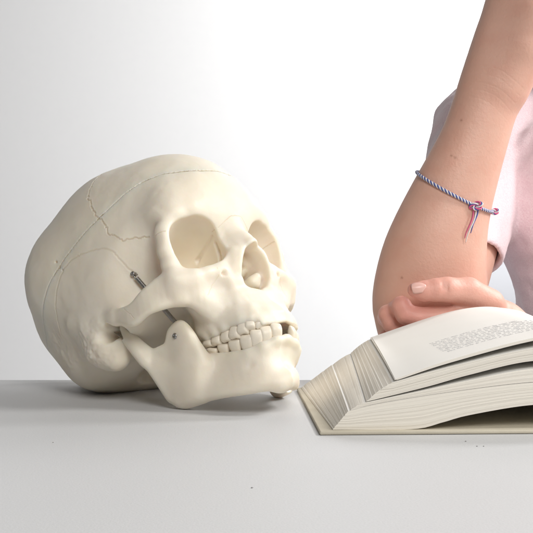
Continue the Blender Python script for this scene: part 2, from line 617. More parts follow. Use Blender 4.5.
def etch(V, F, lines, holes=(), mirror=True, scale=1.0):
    """engrave sutures: refine the mesh along each line and push the vertices in"""
    from mathutils.kdtree import KDTree
    rng = random.Random(5)
    S = []
    for pts, wig, width, depth in lines:
        P = catmull(pts, 30)
        d = np.r_[0, np.cumsum(np.linalg.norm(np.diff(P, axis=0), axis=1))]
        t = np.arange(0, d[-1], 0.22)
        P = np.stack([np.interp(t, d, P[:, i]) for i in range(3)], 1)
        off = np.stack([vnoise(P, 1.5, 11 + i) + 0.9 * vnoise(P, 3.6, 21 + i) for i in range(3)], 1)
        P = P + off * wig
        for side in ((1, -1) if mirror else (1,)):
            for p in P:
                S.append((p * np.array([side, 1, 1]), width, depth))
    for p, rad, depth in holes:
        S.append((np.array(p), rad, depth))
    surf = BVHTree.FromPolygons([tuple(p) for p in V], [tuple(int(i) for i in f) for f in F])
    S = [(np.array(surf.find_nearest(Vector(q[0]))[0]), q[1], q[2]) for q in S]
    kd = KDTree(len(S))
    for i, q in enumerate(S): kd.insert(q[0], i)
    kd.balance()
    bm = bmesh.new()
    vs_ = [bm.verts.new(p) for p in V]
    for f in F: bm.faces.new([vs_[i] for i in f])
    for rnd, rad in ((0, 2.6), (1, 1.5)):
        sel = set()
        for v in bm.verts:
            if kd.find(v.co)[2] < rad + (4.0 if False else 0): sel.add(v)
        ed = [e for e in bm.edges if e.verts[0] in sel and e.verts[1] in sel]
        bmesh.ops.subdivide_edges(bm, edges=ed, cuts=1, use_grid_fill=True)
    bm.normal_update()
    lay = bm.verts.layers.float.new('groove')
    mv = []
    for v in bm.verts:
        co, i, d = kd.find(v.co)
        # samples can lie a little off the surface
        n = v.normal
        dv = v.co - co
        dl = (dv - n * dv.dot(n)).length
        if d < 2.6:
            w, dep = S[i][1], S[i][2]
            g = math.exp(-(dl / w) ** 2)
            rim = math.exp(-((dl - 1.9 * w) / w) ** 2)
            mv.append((v, n * (-dep * g + 0.18 * dep * rim * (1 if dep < 1 else 0))))
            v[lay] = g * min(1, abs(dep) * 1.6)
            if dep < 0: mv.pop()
    for v, o in mv: v.co = v.co + o
    bm.normal_update()
    Vn = np.array([v.co[:] for v in bm.verts])
    G = np.array([v[lay] for v in bm.verts])
    bm.verts.index_update()
    Fn = [[v.index for v in f.verts] for f in bm.faces]
    bm.free()
    return Vn, Fn, G

SUT = [([(0, 20, 112), (25, 21, 102), (44, 21.5, 90), (50.1, 21.8, 81.6), (54.4, 25.3, 72.7), (56.6, 27.9, 65.4), (57.4, 31.2, 58.8), (57.8, 33.4, 53.6), (58.4, 34.6, 48.3), (58.5, 37.0, 42.3), (57.1, 40.2, 37.5), (53.1, 44.5, 35.5), (49.1, 49.5, 34.5), (46, 54.7, 32)], 1.0, 0.5, 0.42),
       ([(60, -38, 12), (64, -28, 24), (66.5, -18, 34), (68.4, -6.9, 41.9), (67.1, 1.8, 44.2), (66.0, 9.4, 44.1), (64.9, 18.0, 41.9), (62.9, 26.9, 38.8), (61.5, 32.1, 35.7), (59.7, 34.6, 30.6), (56.9, 35.1, 24.6), (53.3, 35.7, 18.6), (51.6, 36.1, 15.6)], 0.5, 0.6, 0.22),
       ([(14.5, 76, 23.7), (13.5, 79.4, 24.5), (11.2, 83.3, 25.5), (8.3, 85.8, 27.3), (4.5, 87.0, 29.4), (0.0, 87.6, 29.4)], 0.25, 0.28, 0.22),
       ([(43, 61, 21.5), (46, 66, 22.5), (48.5, 70, 23.5), (52, 71, 24), (54, 68, 24.5), (54, 65, 25)], 0.2, 0.35, 0.25),
       ([(61, 26, -2), (62.5, 30, -6), (66, 35, -11), (66.5, 38, -17)], 0.4, 0.3, 0.15),
       ([(30, 75.5, -3), (27.5, 78, -8), (31, 76, -14), (36, 71, -20)], 0.4, 0.3, 0.15)]
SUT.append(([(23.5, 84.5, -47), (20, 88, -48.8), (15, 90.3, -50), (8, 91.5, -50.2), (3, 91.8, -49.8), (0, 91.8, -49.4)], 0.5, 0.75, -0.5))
HOLES = [((68.4, -9.3, 50.8), 0.75, 2.0), ((68.3, -6, 42.8), 0.75, 2.0)]

(cV, cF), (kV, kF) = build_cranium()
SK = (-0.07, 0.80, 0)
skull = thing('skull', 'ivory plastic anatomical model skull resting on the table beside the book', 'skull', SK)

def rough(V, seed=3):
    """cast bone is never quite smooth: low lumps everywhere, rough mastoid and nuchal areas"""
    c = V.mean(0)
    n = (V - c) / np.linalg.norm(V - c, axis=1)[:, None]
    a = 0.34 * vnoise(V, 11.0, seed) + 0.12 * vnoise(V, 4.5, seed + 1)
    def zone(p, r): return np.exp(-(((np.abs(V[:, 0]) - p[0]) ** 2 + (V[:, 1] - p[1]) ** 2 + (V[:, 2] - p[2]) ** 2) / r ** 2))
    z = zone((54, -22, -12), 17) + zone((52, -52, 6), 16) + 0.8 * zone((56, -4, -14), 16)
    a = a + z * (0.7 * vnoise(V, 4.6, seed + 2) + 0.55 * vnoise(V, 2.0, seed + 3))
    return V + n * a[:, None]

def bone_obj(name, V, F, pose, parent, lines=None, holes=()):
    V = warp_maxilla(V)
    V = rough(V)
    if lines is not None:
        V, F, G = etch(V, F, lines, holes)
    else:
        G = np.zeros(len(V))
    o = mesh_obj(name, place(V, pose), F, M['bone'], parent)
    at = o.data.attributes.new('groove', 'FLOAT', 'POINT')
    at.data.foreach_set('value', G.astype(np.float32))
    return o
cran = bone_obj('cranium', cV, cF, POSE_C, skull, SUT, HOLES)
cap = bone_obj('skull_cap', kV, kF, POSE_C, skull, SUT, HOLES)
#==MANDIBLE==
def build_mandible():
    v = Vol((-60, -4, -104), (60, 98, 6), 0.7)
    for s in (1, -1):
        m = lambda p: (s * p[0],) + tuple(p[1:])
        A = lambda pr, k=0: v.add(pr, k)
        # ramus
        R = [(55, 15, -15, 3.4), (47.5, 21, -30, 2.2), (45, 33, -33, 2.2), (43.5, 40, -28, 2.6), (42, 48, -29, 2.6), (41, 52, -40, 3.0), (36, 47, -56, 6),
             (50, 17.5, -41.5, 3.2), (43, 16, -60, 3.8), (38.5, 22, -67, 4), (36, 34, -69, 4.6), (42, 34, -50, 3.6)]
        T = [(0, 1, 7), (1, 2, 11), (2, 3, 5), (3, 4, 5), (2, 5, 11), (5, 6, 11), (1, 7, 11), (7, 8, 11), (8, 9, 11), (9, 10, 11), (10, 6, 11)]
        A(sheet([m(p) for p in R], T), 4)
        A(ell(m((43, 45.5, -35)), (3.6, 9.5, 10)), 5)
        A(ell(m((41.5, 33, -57)), (5, 13, 12)), 8)
        A(chain([m(p) for p in ((56.5, 13, -7, 4.0), (55, 15, -20, 3.9), (52.5, 16.5, -33, 3.4))]), 4)
        A(ell(m((53.5, 12, -5.5)), (8.5, 4.6, 4.6)), 3)
        # body
        low = [m(p) for p in ((40, 20, -65, 4.2), (36, 34, -70, 4.6), (32.5, 50, -76.5, 4.6), (27, 63, -82.5, 4.6), (20, 72, -86, 4.8), (12, 75.5, -88, 5.0), (0, 77, -87.5, 5))]
        up = [m(p) for p in ((38, 34, -54, 5), (31, 43, -55, 5.0), (27, 53, -61, 5.2), (24, 66, -67.5, 5), (18, 76, -70, 4.4), (10, 80.5, -70, 4.2), (0, 82, -70, 4.2))]
        A(strip(low, up), 4)
        A(cone(m((13.5, 75.5, -89.5)), m((9, 77.5, -87)), 4.6, 5), 5)
        # alveolar part under the teeth
        A(chain([m(p) for p in ((29, 43, -51, 4.4), (26.5, 53, -57.5, 4.4), (24.2, 62, -62, 4.4), (21.5, 71, -65.8, 4.3), (16.8, 79.5, -66.4, 3.9), (9.8, 84.3, -65.8, 3.7), (0, 86, -65, 3.7))], 2), 3)
        v.sub(ell(m((0, 88, -78)), (14, 5, 6)), 9)
        v.sub(ell(m((26.5, 74.5, -73.5)), (1.4, 4, 1.2)), 1.5)
    A(ell((0, 79, -87), (8, 5.5, 6)), 6)
    v.blur(5)
    V, F = v.mesh()
    return warp_jaw(V), F

mV, mF = build_mandible()
mand = mesh_obj('mandible', place(mV, POSE_M), mF, M['bone'], skull)

# springs and screws
def coil(A, B, r, wire, turns, n=9, m=5):
    A = Vector(A); B = Vector(B)
    t = (B - A).normalized(); u = t.orthogonal().normalized(); w = t.cross(u)
    P = []
    L = (B - A).length
    hook = 0.06
    for i in range(turns * n + 1):
        a = 2 * math.pi * i / n
        s = hook + (1 - 2 * hook) * i / (turns * n)
        P.append(A + t * (L * s) + (u * math.cos(a) + w * math.sin(a)) * r)
    P = [A] + P + [B]
    return tube(P, wire, m)

def screw(at, nrm, name='screw', parent=None, r=0.0021):
    at = Vector(at); n = Vector(nrm).normalized()
    u = n.orthogonal().normalized(); w = n.cross(u)
    V, F = [], []
    prof = [(0.9, -0.002), (1.0, 0.0), (1.0, 0.0007), (0.82, 0.0012), (0.4, 0.00135)]
    N = 20
    for fr, h in prof:
        for k in range(N):
            a = 2 * math.pi * k / N
            V.append(at + n * h + (u * math.cos(a) + w * math.sin(a)) * r * fr)
    for i in range(len(prof) - 1):
        for k in range(N):
            F.append((i * N + k, i * N + (k + 1) % N, (i + 1) * N + (k + 1) % N, (i + 1) * N + k))
    # recessed slot
    b = len(V)
    for k in range(N):
        a = 2 * math.pi * k / N
        V.append(at + n * 0.0004 + (u * math.cos(a) + w * math.sin(a)) * r * 0.36)
    for k in range(N):
        F.append(((len(prof) - 1) * N + k, (len(prof) - 1) * N + (k + 1) % N, b + (k + 1) % N, b + k))
    F.append(tuple(b + k for k in range(N)))
    o = mesh_obj(name, V, F, M['steel'], parent)
    fix_normals(o)
    return o

def fix_normals(o):
    b = bmesh.new(); b.from_mesh(o.data)
    bmesh.ops.recalc_face_normals(b, faces=b.faces)
    b.to_mesh(o.data); b.free()

RC = rotm(*POSE_C[:3]); RM = rotm(*POSE_M[:3])
for sgn in (1, -1):
    a = place((sgn * 53.3, 37.0, 15.0), POSE_C)[0]
    b_ = place((sgn * 38.0, 46, -36), POSE_M)[0]
    v, f = coil(a, b_, 0.0014, 0.00044, 64)
    mesh_obj('spring', v, f, M['steel'], skull)
    v, f = tube([tuple(place((sgn * 49, 36.6, 14.6), POSE_C)[0]), tuple(a)], 0.0009, 10)
    sc = screw(a, RC @ np.array([sgn * 1.0, 0.1, 0.1]), 'screw', cran, 0.0019)
    pin = mesh_obj('pin', v, f, M['steel'], cran)
    q = place((sgn * 46.9, 45.3, -34), POSE_M)[0]
    screw(q, RM @ np.array([sgn * 1.0, 0.05, 0]), 'screw', mand, 0.0021)

# ------------------------------------------------------------------ teeth
def tooth(gum, tip, arch, wid, dep, root=3.0, molar=False, chip=0.0, seed=0):
    """crown: gum and tip are points on the outer face; arch = direction along the arch"""
    gum, tip, arch = (np.array(a, float) for a in (gum, tip, arch))
    ax = tip - gum
    Lc = np.linalg.norm(ax); ax /= Lc
    arch = arch - arch @ ax * ax; arch /= np.linalg.norm(arch)
    n = np.cross(arch, ax); n /= np.linalg.norm(n)
    ctr = (gum + tip) / 2
    if n @ (ctr - np.array([0, 55, ctr[2]])) < 0: n = -n
    prof = [(-root, .74, .74, -.6), (-0.6, .88, .84, -.3), (Lc * .18, .97, .94, -.05), (Lc * .42, 1.03, 1.0, .12), (Lc * .65, 1.05, .96, .05), (Lc * .85, 1.01, .84 if molar else .62, -.25), (Lc * .96, .90, .70 if molar else .42, -.5), (Lc * 1.0, .72, .5 if molar else .2, -.85)]
    N = 20
    V, F = [], []
    for s, fw, fd, off in prof:
        for k in range(N):
            a = 2 * math.pi * k / N
            ca, sa = math.cos(a), math.sin(a)
            e = 2 / 3.1
            u = math.copysign(abs(ca) ** e, ca) * wid / 2 * fw
            w = math.copysign(abs(sa) ** e, sa) * dep / 2 * fd
            p = gum + ax * s + arch * u + n * (w - dep / 2 + off)
            if molar and s >= Lc * .95:
                p = p + ax * (0.35 * math.cos(2 * a + .6))
            V.append(p)
    for i in range(len(prof) - 1):
        for k in range(N):
            F.append((i * N + k, i * N + (k + 1) % N, (i + 1) * N + (k + 1) % N, (i + 1) * N + k))
    top = len(V)
    V.append(gum + ax * (Lc - (0.5 if molar else 0.0)) + n * (-dep / 2 - (0 if molar else .6)))
    for k in range(N):
        F.append(((len(prof) - 1) * N + k, (len(prof) - 1) * N + (k + 1) % N, top))
    F.append(tuple(range(N))[::-1])
    return np.array(V), F

def fix_normals(o):
    b = bmesh.new(); b.from_mesh(o.data)
    bmesh.ops.recalc_face_normals(b, faces=b.faces)
    b.to_mesh(o.data); b.free()

def tooth_row(rows, parent, pose, warp, far=None):
    dz = 0.9 if parent is cran else -0.35
    rows = [(g, (t[0], t[1], t[2] + dz), w, d, mol) for g, t, w, d, mol in rows]
    pts = np.array([(np.array(g) + np.array(t)) / 2 for g, t, *_ in rows], float)
    for i, (g, t, w, d, mol) in enumerate(rows):
        a = pts[min(i + 1, len(rows) - 1)] - pts[max(i - 1, 0)]
        for s in (1, -1):
            m = np.array([s, 1, 1.0])
            if far is not None and s < 0 and i not in far: continue
            V, F = tooth(np.array(g) * m, np.array(t) * m, a * m, w * 1.07, d, molar=mol)
            o = mesh_obj('tooth', place(warp(V), pose), F, M['tooth'], parent)
            fix_normals(o)
            sb = o.modifiers.new('smooth', 'SUBSURF'); sb.levels = 1; sb.render_levels = 1

tooth_row([((30, 51.5, -40.0), (30, 50, -45.0), 7.6, 9, True),
           ((30, 59.1, -41.5), (30, 57, -47.2), 7.6, 9.5, True),
           ((30, 66.9, -43.2), (30, 65, -49.2), 7.4, 9.5, True),
           ((29.8, 74.3, -44.8), (30, 72, -50.7), 7.2, 9, True),
           ((28.5, 80.9, -45.4), (28.7, 79, -51.2), 6.6, 8, True),
           ((25.6, 86.0, -45.6), (26, 84.6, -51.0), 6.2, 7.5, False),
           ((20.0, 89.3, -45.8), (20.3, 90.3, -50.6), 7.4, 5, False)], cran, POSE_C, warp_maxilla)
tooth_row([((30, 49.2, -49.8), (30, 51.3, -46.6), 8.2, 9, True),
           ((28.5, 57.2, -53.6), (28.7, 60.0, -49.0), 8.6, 9.5, True),
           ((27, 65.4, -57.8), (27.4, 69.0, -51.6), 8.8, 9.5, True),
           ((24.6, 73.2, -61.4), (25, 77.5, -54.5), 8.2, 8.5, True),
           ((20.8, 79.0, -63.2), (21, 84.0, -55.4), 7.6, 7.5, True),
           ((15.8, 83.2, -64.0), (16, 88.0, -56.0), 6.8, 7, False),
           ((9.4, 86.2, -64.5), (9.6, 91.3, -56.6), 7.2, 6, False)], mand, POSE_M, warp_jaw, far=(0, 1, 2, 3, 4, 5, 6))

# ------------------------------------------------------------------ the open book
def curve(pts):
    P = catmull(pts, 12)
    return lambda x: np.interp(x, P[:, 0], P[:, 1])

def paper_mat(name, c1, c2, lines=True):
    m, nt, b = new_mat(name)
    at = nt.nodes.new('ShaderNodeAttribute'); at.attribute_name = 'leaf'
    n = noise(nt, 1.0, 2, 0.7, vec=at.outputs['Vector'])
    n2 = noise(nt, 30, 3, 0.6)
    col = mixcol(nt, ramp(nt, n.outputs[0], [(0.3, (0, 0, 0)), (0.68, (1, 1, 1))]), c1, c2) if lines else mixcol(nt, n2.outputs[0], c1, c2)
    nt.links.new(col, b.inputs['Base Color'])
    b.inputs['Roughness'].default_value = 0.85
    b.inputs['Specular IOR Level'].default_value = 0.25
    if lines:
        bump(nt, n.outputs[0], 0.14, 0.0004, b)
    else:
        bump(nt, n2.outputs[0], 0.08, 0.001, b)
    return m
M['page_edge'] = paper_mat('paper_cut_edges', (0.81, 0.755, 0.66), (0.87, 0.83, 0.75))
M['page'] = paper_mat('paper_page', (0.84, 0.82, 0.775), (0.87, 0.855, 0.815), False)
def cover_mat():
    m, nt, b = new_mat('book_cloth')
    n = noise(nt, 60, 4, 0.6); n2 = noise(nt, 1400, 2, 0.5)
    c = mixcol(nt, n.outputs[0], (0.50, 0.45, 0.35), (0.62, 0.57, 0.46))
    nt.links.new(c, b.inputs['Base Color'])
    b.inputs['Roughness'].default_value = 0.75
    bump(nt, n2.outputs[0], 0.3, 0.0004, b)
    return m
M['cover'] = cover_mat()
M['ink'] = simple('printing_ink', (0.56, 0.56, 0.56), 0.9)[0]

B0 = np.array([0.0318, 0.6356, 0.0]); BL = 0.2045; GUT = 198.0
be1 = np.array([0.9992, 0.0392, 0]); be2 = np.array([-0.0392, 0.9992, 0])
def bpt(s, t, z):
    """s across the book in mm from the fore edge, t along it 0..1, z in mm"""
    return B0 + be1 * (s / 1000) + be2 * (BL * t) + np.array([0, 0, z / 1000])
book = thing('book', 'thick open book with fanned cream pages lying face up beside the skull', 'book', tuple(bpt(GUT, 0.5, 0)))
NEAR = {'A0': [(8, 2.7), (56, 2.7), (74, 6.5), (91, 11), (128, 16.8), (160, 16.5), (198, 5)],
        'A1': [(17.4, 13.8), (37, 18.4), (80, 25), (128, 30.4), (160, 30), (198, 12)],
        'B0': [(18.6, 14.2), (37, 18.6), (80, 25.2), (128, 30.7), (160, 30.3), (198, 12)],
        'B1': [(27, 18.8), (64, 26.3), (91, 32.0), (128, 38.6), (160, 38), (198, 17)],
        'C0': [(28.4, 19.5), (64, 28.0), (91, 35.4), (128, 43.4), (160, 42), (198, 17.6)],
        'C1': [(44, 31), (78, 40.0), (128, 51), (158, 51), (198, 24)],
        'D0': [(46.5, 32.2), (78, 42.4), (128, 55.4), (160, 58.5), (198, 34)],
        'D1': [(46, 33), (78, 44.2), (128, 57.2), (160, 60.5), (198, 36.5)]}
FAR = {'A0': [(3, 2.7), (45, 2.7), (70, 8), (110, 20), (150, 22), (198, 6)],
       'A1': [(27, 20.4), (60, 27), (110, 37), (150, 39), (198, 14)],
       'B1': [(41, 29), (80, 38), (120, 47.5), (155, 48), (198, 18)],
       'B0': [(28.2, 20.7), (60, 27.2), (110, 37.2), (150, 39.2), (198, 14)],
       'C0': [(42.4, 29.8), (80, 38.6), (120, 48.8), (155, 49.6), (198, 18.8)],
       'C1': [(56, 40), (100, 53), (137, 61), (162, 61), (198, 26)],
       'D0': [(58.5, 41), (109, 57.2), (137, 63.4), (160, 63.6), (185, 57), (198, 37)],
       'D1': [(59, 42.4), (109, 59), (137, 65.2), (160, 65.4), (185, 58.9), (198, 38.5)]}
NC = {k: (curve(v), v[0][0]) for k, v in NEAR.items()}
FC = {k: (curve(v), v[0][0]) for k, v in FAR.items()}

def leaf_stack(k0, k1, n, rng, jit, side=1, NU=44, NT=7):
    V, F, A = [], [], []
    cuts = np.linspace(0, 1, n + 1)
    cuts[1:-1] += np.array([rng.uniform(-0.25, 0.25) / n for _ in range(n - 1)])
    for i in range(n):
        l0, l1 = cuts[i], cuts[i + 1]
        lm = (l0 + l1) / 2
        off = rng.gauss(0, jit)
        offn = rng.gauss(0, 0.12)
        sk = rng.gauss(0, jit * 0.3)
        base = len(V)
        for j in range(NT + 1):
            t = j / NT
            tt = 0.022 + (0.965) * t + (offn / 1000 / BL if j == 0 else 0)
            for lam, z_off in ((l0, 0.004), (l1, -0.004)):
                sn = NC[k0][1] + (NC[k1][1] - NC[k0][1]) * lam
                sf = FC[k0][1] + (FC[k1][1] - FC[k0][1]) * lam
                s0 = sn + (sf - sn) * t + off + sk * (t - 0.5)
                u = np.linspace(0, 1, NU + 1)
                S = s0 + (GUT - s0) * u
                zn = NC[k0][0](S) * (1 - lam) + NC[k1][0](S) * lam
                zf = FC[k0][0](S) * (1 - lam) + FC[k1][0](S) * lam
                Z = zn * (1 - t) + zf * t + z_off
                SS = S if side == 1 else 2 * GUT - S
                for a in range(NU + 1):
                    V.append(bpt(SS[a], tt, Z[a]))
                    A.append((lam * n * 7 + hash_s(k0), S[a] * 0.006, t * 0.8))
        R = 2 * (NU + 1)
        K = KINDS
        q = lambda j, b, a: base + j * R + b * (NU + 1) + a
        for j in range(NT):
            for a in range(NU):
                F.append((q(j, 1, a), q(j, 1, a + 1), q(j + 1, 1, a + 1), q(j + 1, 1, a)))
                F.append((q(j, 0, a), q(j + 1, 0, a), q(j + 1, 0, a + 1), q(j, 0, a + 1)))
                K += [1, 1]
            F.append((q(j, 0, 0), q(j, 1, 0), q(j + 1, 1, 0), q(j + 1, 0, 0)))
            F.append((q(j, 0, NU), q(j + 1, 0, NU), q(j + 1, 1, NU), q(j, 1, NU)))
            K += [0, 0]
        for a in range(NU):
            F.append((q(0, 0, a), q(0, 0, a + 1), q(0, 1, a + 1), q(0, 1, a)))
            F.append((q(NT, 0, a), q(NT, 1, a), q(NT, 1, a + 1), q(NT, 0, a + 1)))
            K += [0, 0]
    return V, F, A

def hash_s(k):
    return {'A': 0, 'B': 131, 'C': 277, 'D': 411}[k[0]]

rng = random.Random(4)
for side in (1, -1):
    for k0, k1, n, jit in (('A0', 'A1', 26, 0.10), ('B0', 'B1', 12, 0.10), ('C0', 'C1', 24, 0.10), ('D0', 'D1', 3, 0.3)):
        KINDS = []
        V, F, A = leaf_stack(k0, k1, n, rng, jit, side)
        o = mesh_obj('top_leaves' if k0 == 'D0' else 'page_block', V, F, M['page_edge'], book, smooth=False)
        fix_normals(o)
        at = o.data.attributes.new('leaf', 'FLOAT_VECTOR', 'POINT')
        at.data.foreach_set('vector', np.array(A, np.float32).ravel())
        o.data.materials.append(M['page'])
        for p, kd_ in zip(o.data.polygons, KINDS):
            p.material_index = kd_
            p.use_smooth = kd_ == 1
        bb = bmesh.new(); bb.from_mesh(o.data)
        for e in bb.edges:
            if len(e.link_faces) == 2 and e.link_faces[0].material_index != e.link_faces[1].material_index:
                e.smooth = False
        bb.to_mesh(o.data); bb.free()
        if side == 1 and k0 == 'D0': top_leaf = o

# covers: two boards and a spine
def board(s0, s1, name):
    V, F = [], []
    c = []
    for s, t in ((s0, -0.0), (s1, -0.0), (s1, 1.0), (s0, 1.0)):
        c.append((s, t))
    V = [bpt(s, t, 0.2) for s, t in c] + [bpt(s, t, 2.5) for s, t in c]
    F = [(3, 2, 1, 0), (4, 5, 6, 7), (0, 1, 5, 4), (1, 2, 6, 5), (2, 3, 7, 6), (3, 0, 4, 7)]
    o = mesh_obj(name, V, F, M['cover'], book, smooth=True)
    b = o.modifiers.new('edge', 'BEVEL'); b.width = 0.0009; b.segments = 3
    return o
board(0, 176, 'cover'); board(178, 218, 'spine'); board(220, 396, 'cover')

# printed text: rows of tiny type lying on the open page
def page_z(s, t):
    return NC['D1'][0](s) * (1 - t) + FC['D1'][0](s) * t
TV, TF = [], []
rng = random.Random(11)
for ln in range(9):
    t0 = 0.145 + ln * 0.031
    s = 82.0 + (rng.uniform(0, 4) if ln in (0, 5) else 0)
    end = 184 if ln not in (4, 8) else rng.uniform(120, 160)
    while s < end:
        wl = rng.randint(2, 8)
        for _ in range(wl):
            w = rng.uniform(0.6, 1.0)
            hgt = rng.choice((0.011, 0.011, 0.011, 0.016, 0.017))
            dn = rng.choice((0, 0, 0, 0.005))
            b = len(TV)
            for ds, dt in ((0, -dn), (w * 0.55, -dn), (w * 0.55, hgt), (0, hgt)):
                ss = s + ds; tt = t0 + dt
                TV.append(bpt(ss, 0.022 + 0.965 * tt, page_z(ss, tt) - 0.05 + 0.10))
            TF.append((b, b + 1, b + 2, b + 3))
            s += w
        s += 1.3
mesh_obj('printed_text', TV, TF, M['ink'], top_leaf, smooth=False)

#==PERSON==
# ------------------------------------------------------------------ the person
def skin_mat():
    m, nt, b = new_mat('skin')
    n1 = noise(nt, 18, 4, 0.6); n2 = noise(nt, 420, 3, 0.6); n3 = noise(nt, 55, 3, 0.5)
    c = mixcol(nt, n1.outputs[0], (0.66, 0.37, 0.275), (0.76, 0.48, 0.385))
    fl = nt.nodes.new('ShaderNodeAttribute'); fl.attribute_name = 'flush'
    c = mixcol(nt, fl.outputs['Fac'], c, (0.74, 0.33, 0.28))
    c = mixcol(nt, ramp(nt, n3.outputs[0], [(0.45, (0, 0, 0)), (0.8, (0.5, 0.5, 0.5))]), c, (0.66, 0.33, 0.25))
    mo = nt.nodes.new('ShaderNodeAttribute'); mo.attribute_name = 'mole'
    mole = mo.outputs['Fac']
    c = mixcol(nt, mole, c, (0.30, 0.13, 0.08))
    nt.links.new(c, b.inputs['Base Color'])
    b.inputs['Roughness'].default_value = 0.48
    b.inputs['Specular IOR Level'].default_value = 0.4
    b.inputs['Subsurface Weight'].default_value = 0.22
    b.inputs['Subsurface Radius'].default_value = (1.0, 0.35, 0.2)
    b.inputs['Subsurface Scale'].default_value = 0.006
    p = bump(nt, n2.outputs[0], 0.42, 0.0007, b)
    bump(nt, n3.outputs[0], 0.15, 0.002, b, p)
    return m
M['skin'] = skin_mat()
def shirt_mat():
    m, nt, b = new_mat('pink_knit')
    n1 = noise(nt, 700, 3, 0.7); n2 = noise(nt, 90, 3, 0.6)
    c = mixcol(nt, ramp(nt, n1.outputs[0], [(0.35, (0, 0, 0)), (0.65, (1, 1, 1))]), (0.87, 0.67, 0.73), (0.95, 0.80, 0.84))
    nt.links.new(c, b.inputs['Base Color'])
    b.inputs['Roughness'].default_value = 0.95
    b.inputs['Sheen Weight'].default_value = 0.35
    b.inputs['Sheen Roughness'].default_value = 0.6
    p = bump(nt, n1.outputs[0], 0.7, 0.0009, b)
    bump(nt, n2.outputs[0], 0.3, 0.002, b, p)
    return m
M['shirt'] = shirt_mat()
M['nail'] = simple('fingernail', (0.76, 0.46, 0.40), 0.32)[0]

def flat(prim, y0, k):
    """squash a primitive in depth about the plane y0"""
    f, lo, hi = prim
    return (lambda X, Y, Z: f(X, y0 + (Y - y0) * k, Z) / (1 + (k - 1) * 0.5)), lo, hi

def vol_mesh(v, blur=1):
    v.blur(blur)
    return v.mesh()

# raised forearm with elbow, upper arm, wrist and hand
v = Vol((84, 862, 1), (300, 1010, 400), 1.25)
FORE = [(132.1, 920, 27.4, 28), (137.8, 918, 46.5, 40), (138.4, 916, 68.0, 45.5), (142.4, 914, 100.6, 43), (148.4, 912, 127.9, 37.5), (156.8, 911, 153.5, 33), (166.0, 910, 177.2, 29.5), (176.6, 910, 204.5, 26.5), (186.4, 910, 234.3, 25.5), (195.8, 910, 259.8, 27), (208.0, 910, 293.9, 28), (222.5, 910, 326, 29) ]
FORE = [tuple(p) for p in catmull(FORE, 3)]
v.add(flat(chain(FORE, 6), 914, 1.22), 8)
v.add(cone((132, 922, 34), (128, 925, 24), 26, 20), 14)
UA0, UA1 = np.array([152., 930, 72]), np.array([228., 1100, 232])
v.add(cone(UA0, UA1, 37, 40), 10)
v.add(chain([(202.9, 902, 250.1, 16), (215.8, 896, 278.5, 19), (224.9, 892, 306.9, 21) ], 4), 14)
v.add(flat(cone((224, 908, 322), (240, 908, 352), 31, 32), 910, 1.25), 14)
for i, (dx, ln) in enumerate(((-26, 30), (-9, 34), (8, 32), (24, 26))):     # curled fingers above the frame
    kx, kz = 238 + dx, 372 - i * 3
    v.add(chain([(kx, 914, kz - 26, 11), (kx + 6, 908, kz + 6, 10), (kx + 12, 884, kz + 2, 9), (kx + 12, 882, kz - ln * 0.6, 8)], 2), 3)
v.add(chain([(252, 892, 314, 15), (268, 882, 340, 11), (262, 872, 362, 9)], 3), 6)
a1V, a1F = vol_mesh(v, 2)
WR = []
for dx, dz, a_, dep in ((0, 0, 1.0, .5), (-2.5, -6, .8, .4), (3, 7, .6, .35), (5.5, 13, .7, .4), (-5, -12, .5, .3)):
    WR.append(([(170 + dx, 885, 252 + dz), (180 + dx, 882, 249 + dz), (190 + dx, 880, 244 + dz), (200 + dx, 883, 236 + dz + a_), (208 + dx, 888, 231 + dz)], 0.12, 0.7, dep * 0.2))
a1V, a1F, _g = etch(a1V, a1F, WR, mirror=False)

# the other hand, resting in front of the elbow, and its forearm
v = Vol((88, 832, 1), (262, 940, 112), 1.0)
v.add(ell((182, 880, 46), (34, 17, 26), eul(0, 14, -14)))
v.add(cone((194, 884, 43), (240, 906, 20), 24, 20), 10)
v.add(chain([(162.5, 862, 56.0, 11), (147.3, 858, 55.8, 10), (121.3, 855, 56.0, 9.0), (111.5, 855, 59.5, 8.4), (108.2, 857, 66.0, 7.8), (105.5, 874, 62.0, 7.4), (112.8, 890, 52, 7)], 1.5), 1.2)
v.add(chain([(153.1, 868, 42.6, 11), (112, 867, 44, 9.2), (102.5, 869, 51, 8.2), (99.0, 872, 58.5, 7.6), (99.5, 888, 54.3, 7.2), (108.0, 900, 43.5, 6.6)], 1.5), 1.0)
v.add(chain([(150.4, 876, 28.9, 11), (111.0, 876, 27.2, 9.4), (100.5, 884, 36.4, 8.4), (102.1, 898, 31.0, 7.4) ], 2), 3)
v.add(chain([(147.6, 884, 14.9, 10), (114.8, 886, 13.0, 8.6), (105.0, 894, 18.8, 7.6), (109.8, 906, 15.9, 6.8) ], 2), 3)
v.add(chain([(117.5, 846, 79.1, 6.0), (124.8, 847, 78.3, 7.8), (134.5, 848, 79.1, 8.8), (143.5, 850, 79.4, 9.6), (161.7, 858, 77.1, 11.5), (179.9, 868, 66.2, 14) ], 3), 5)
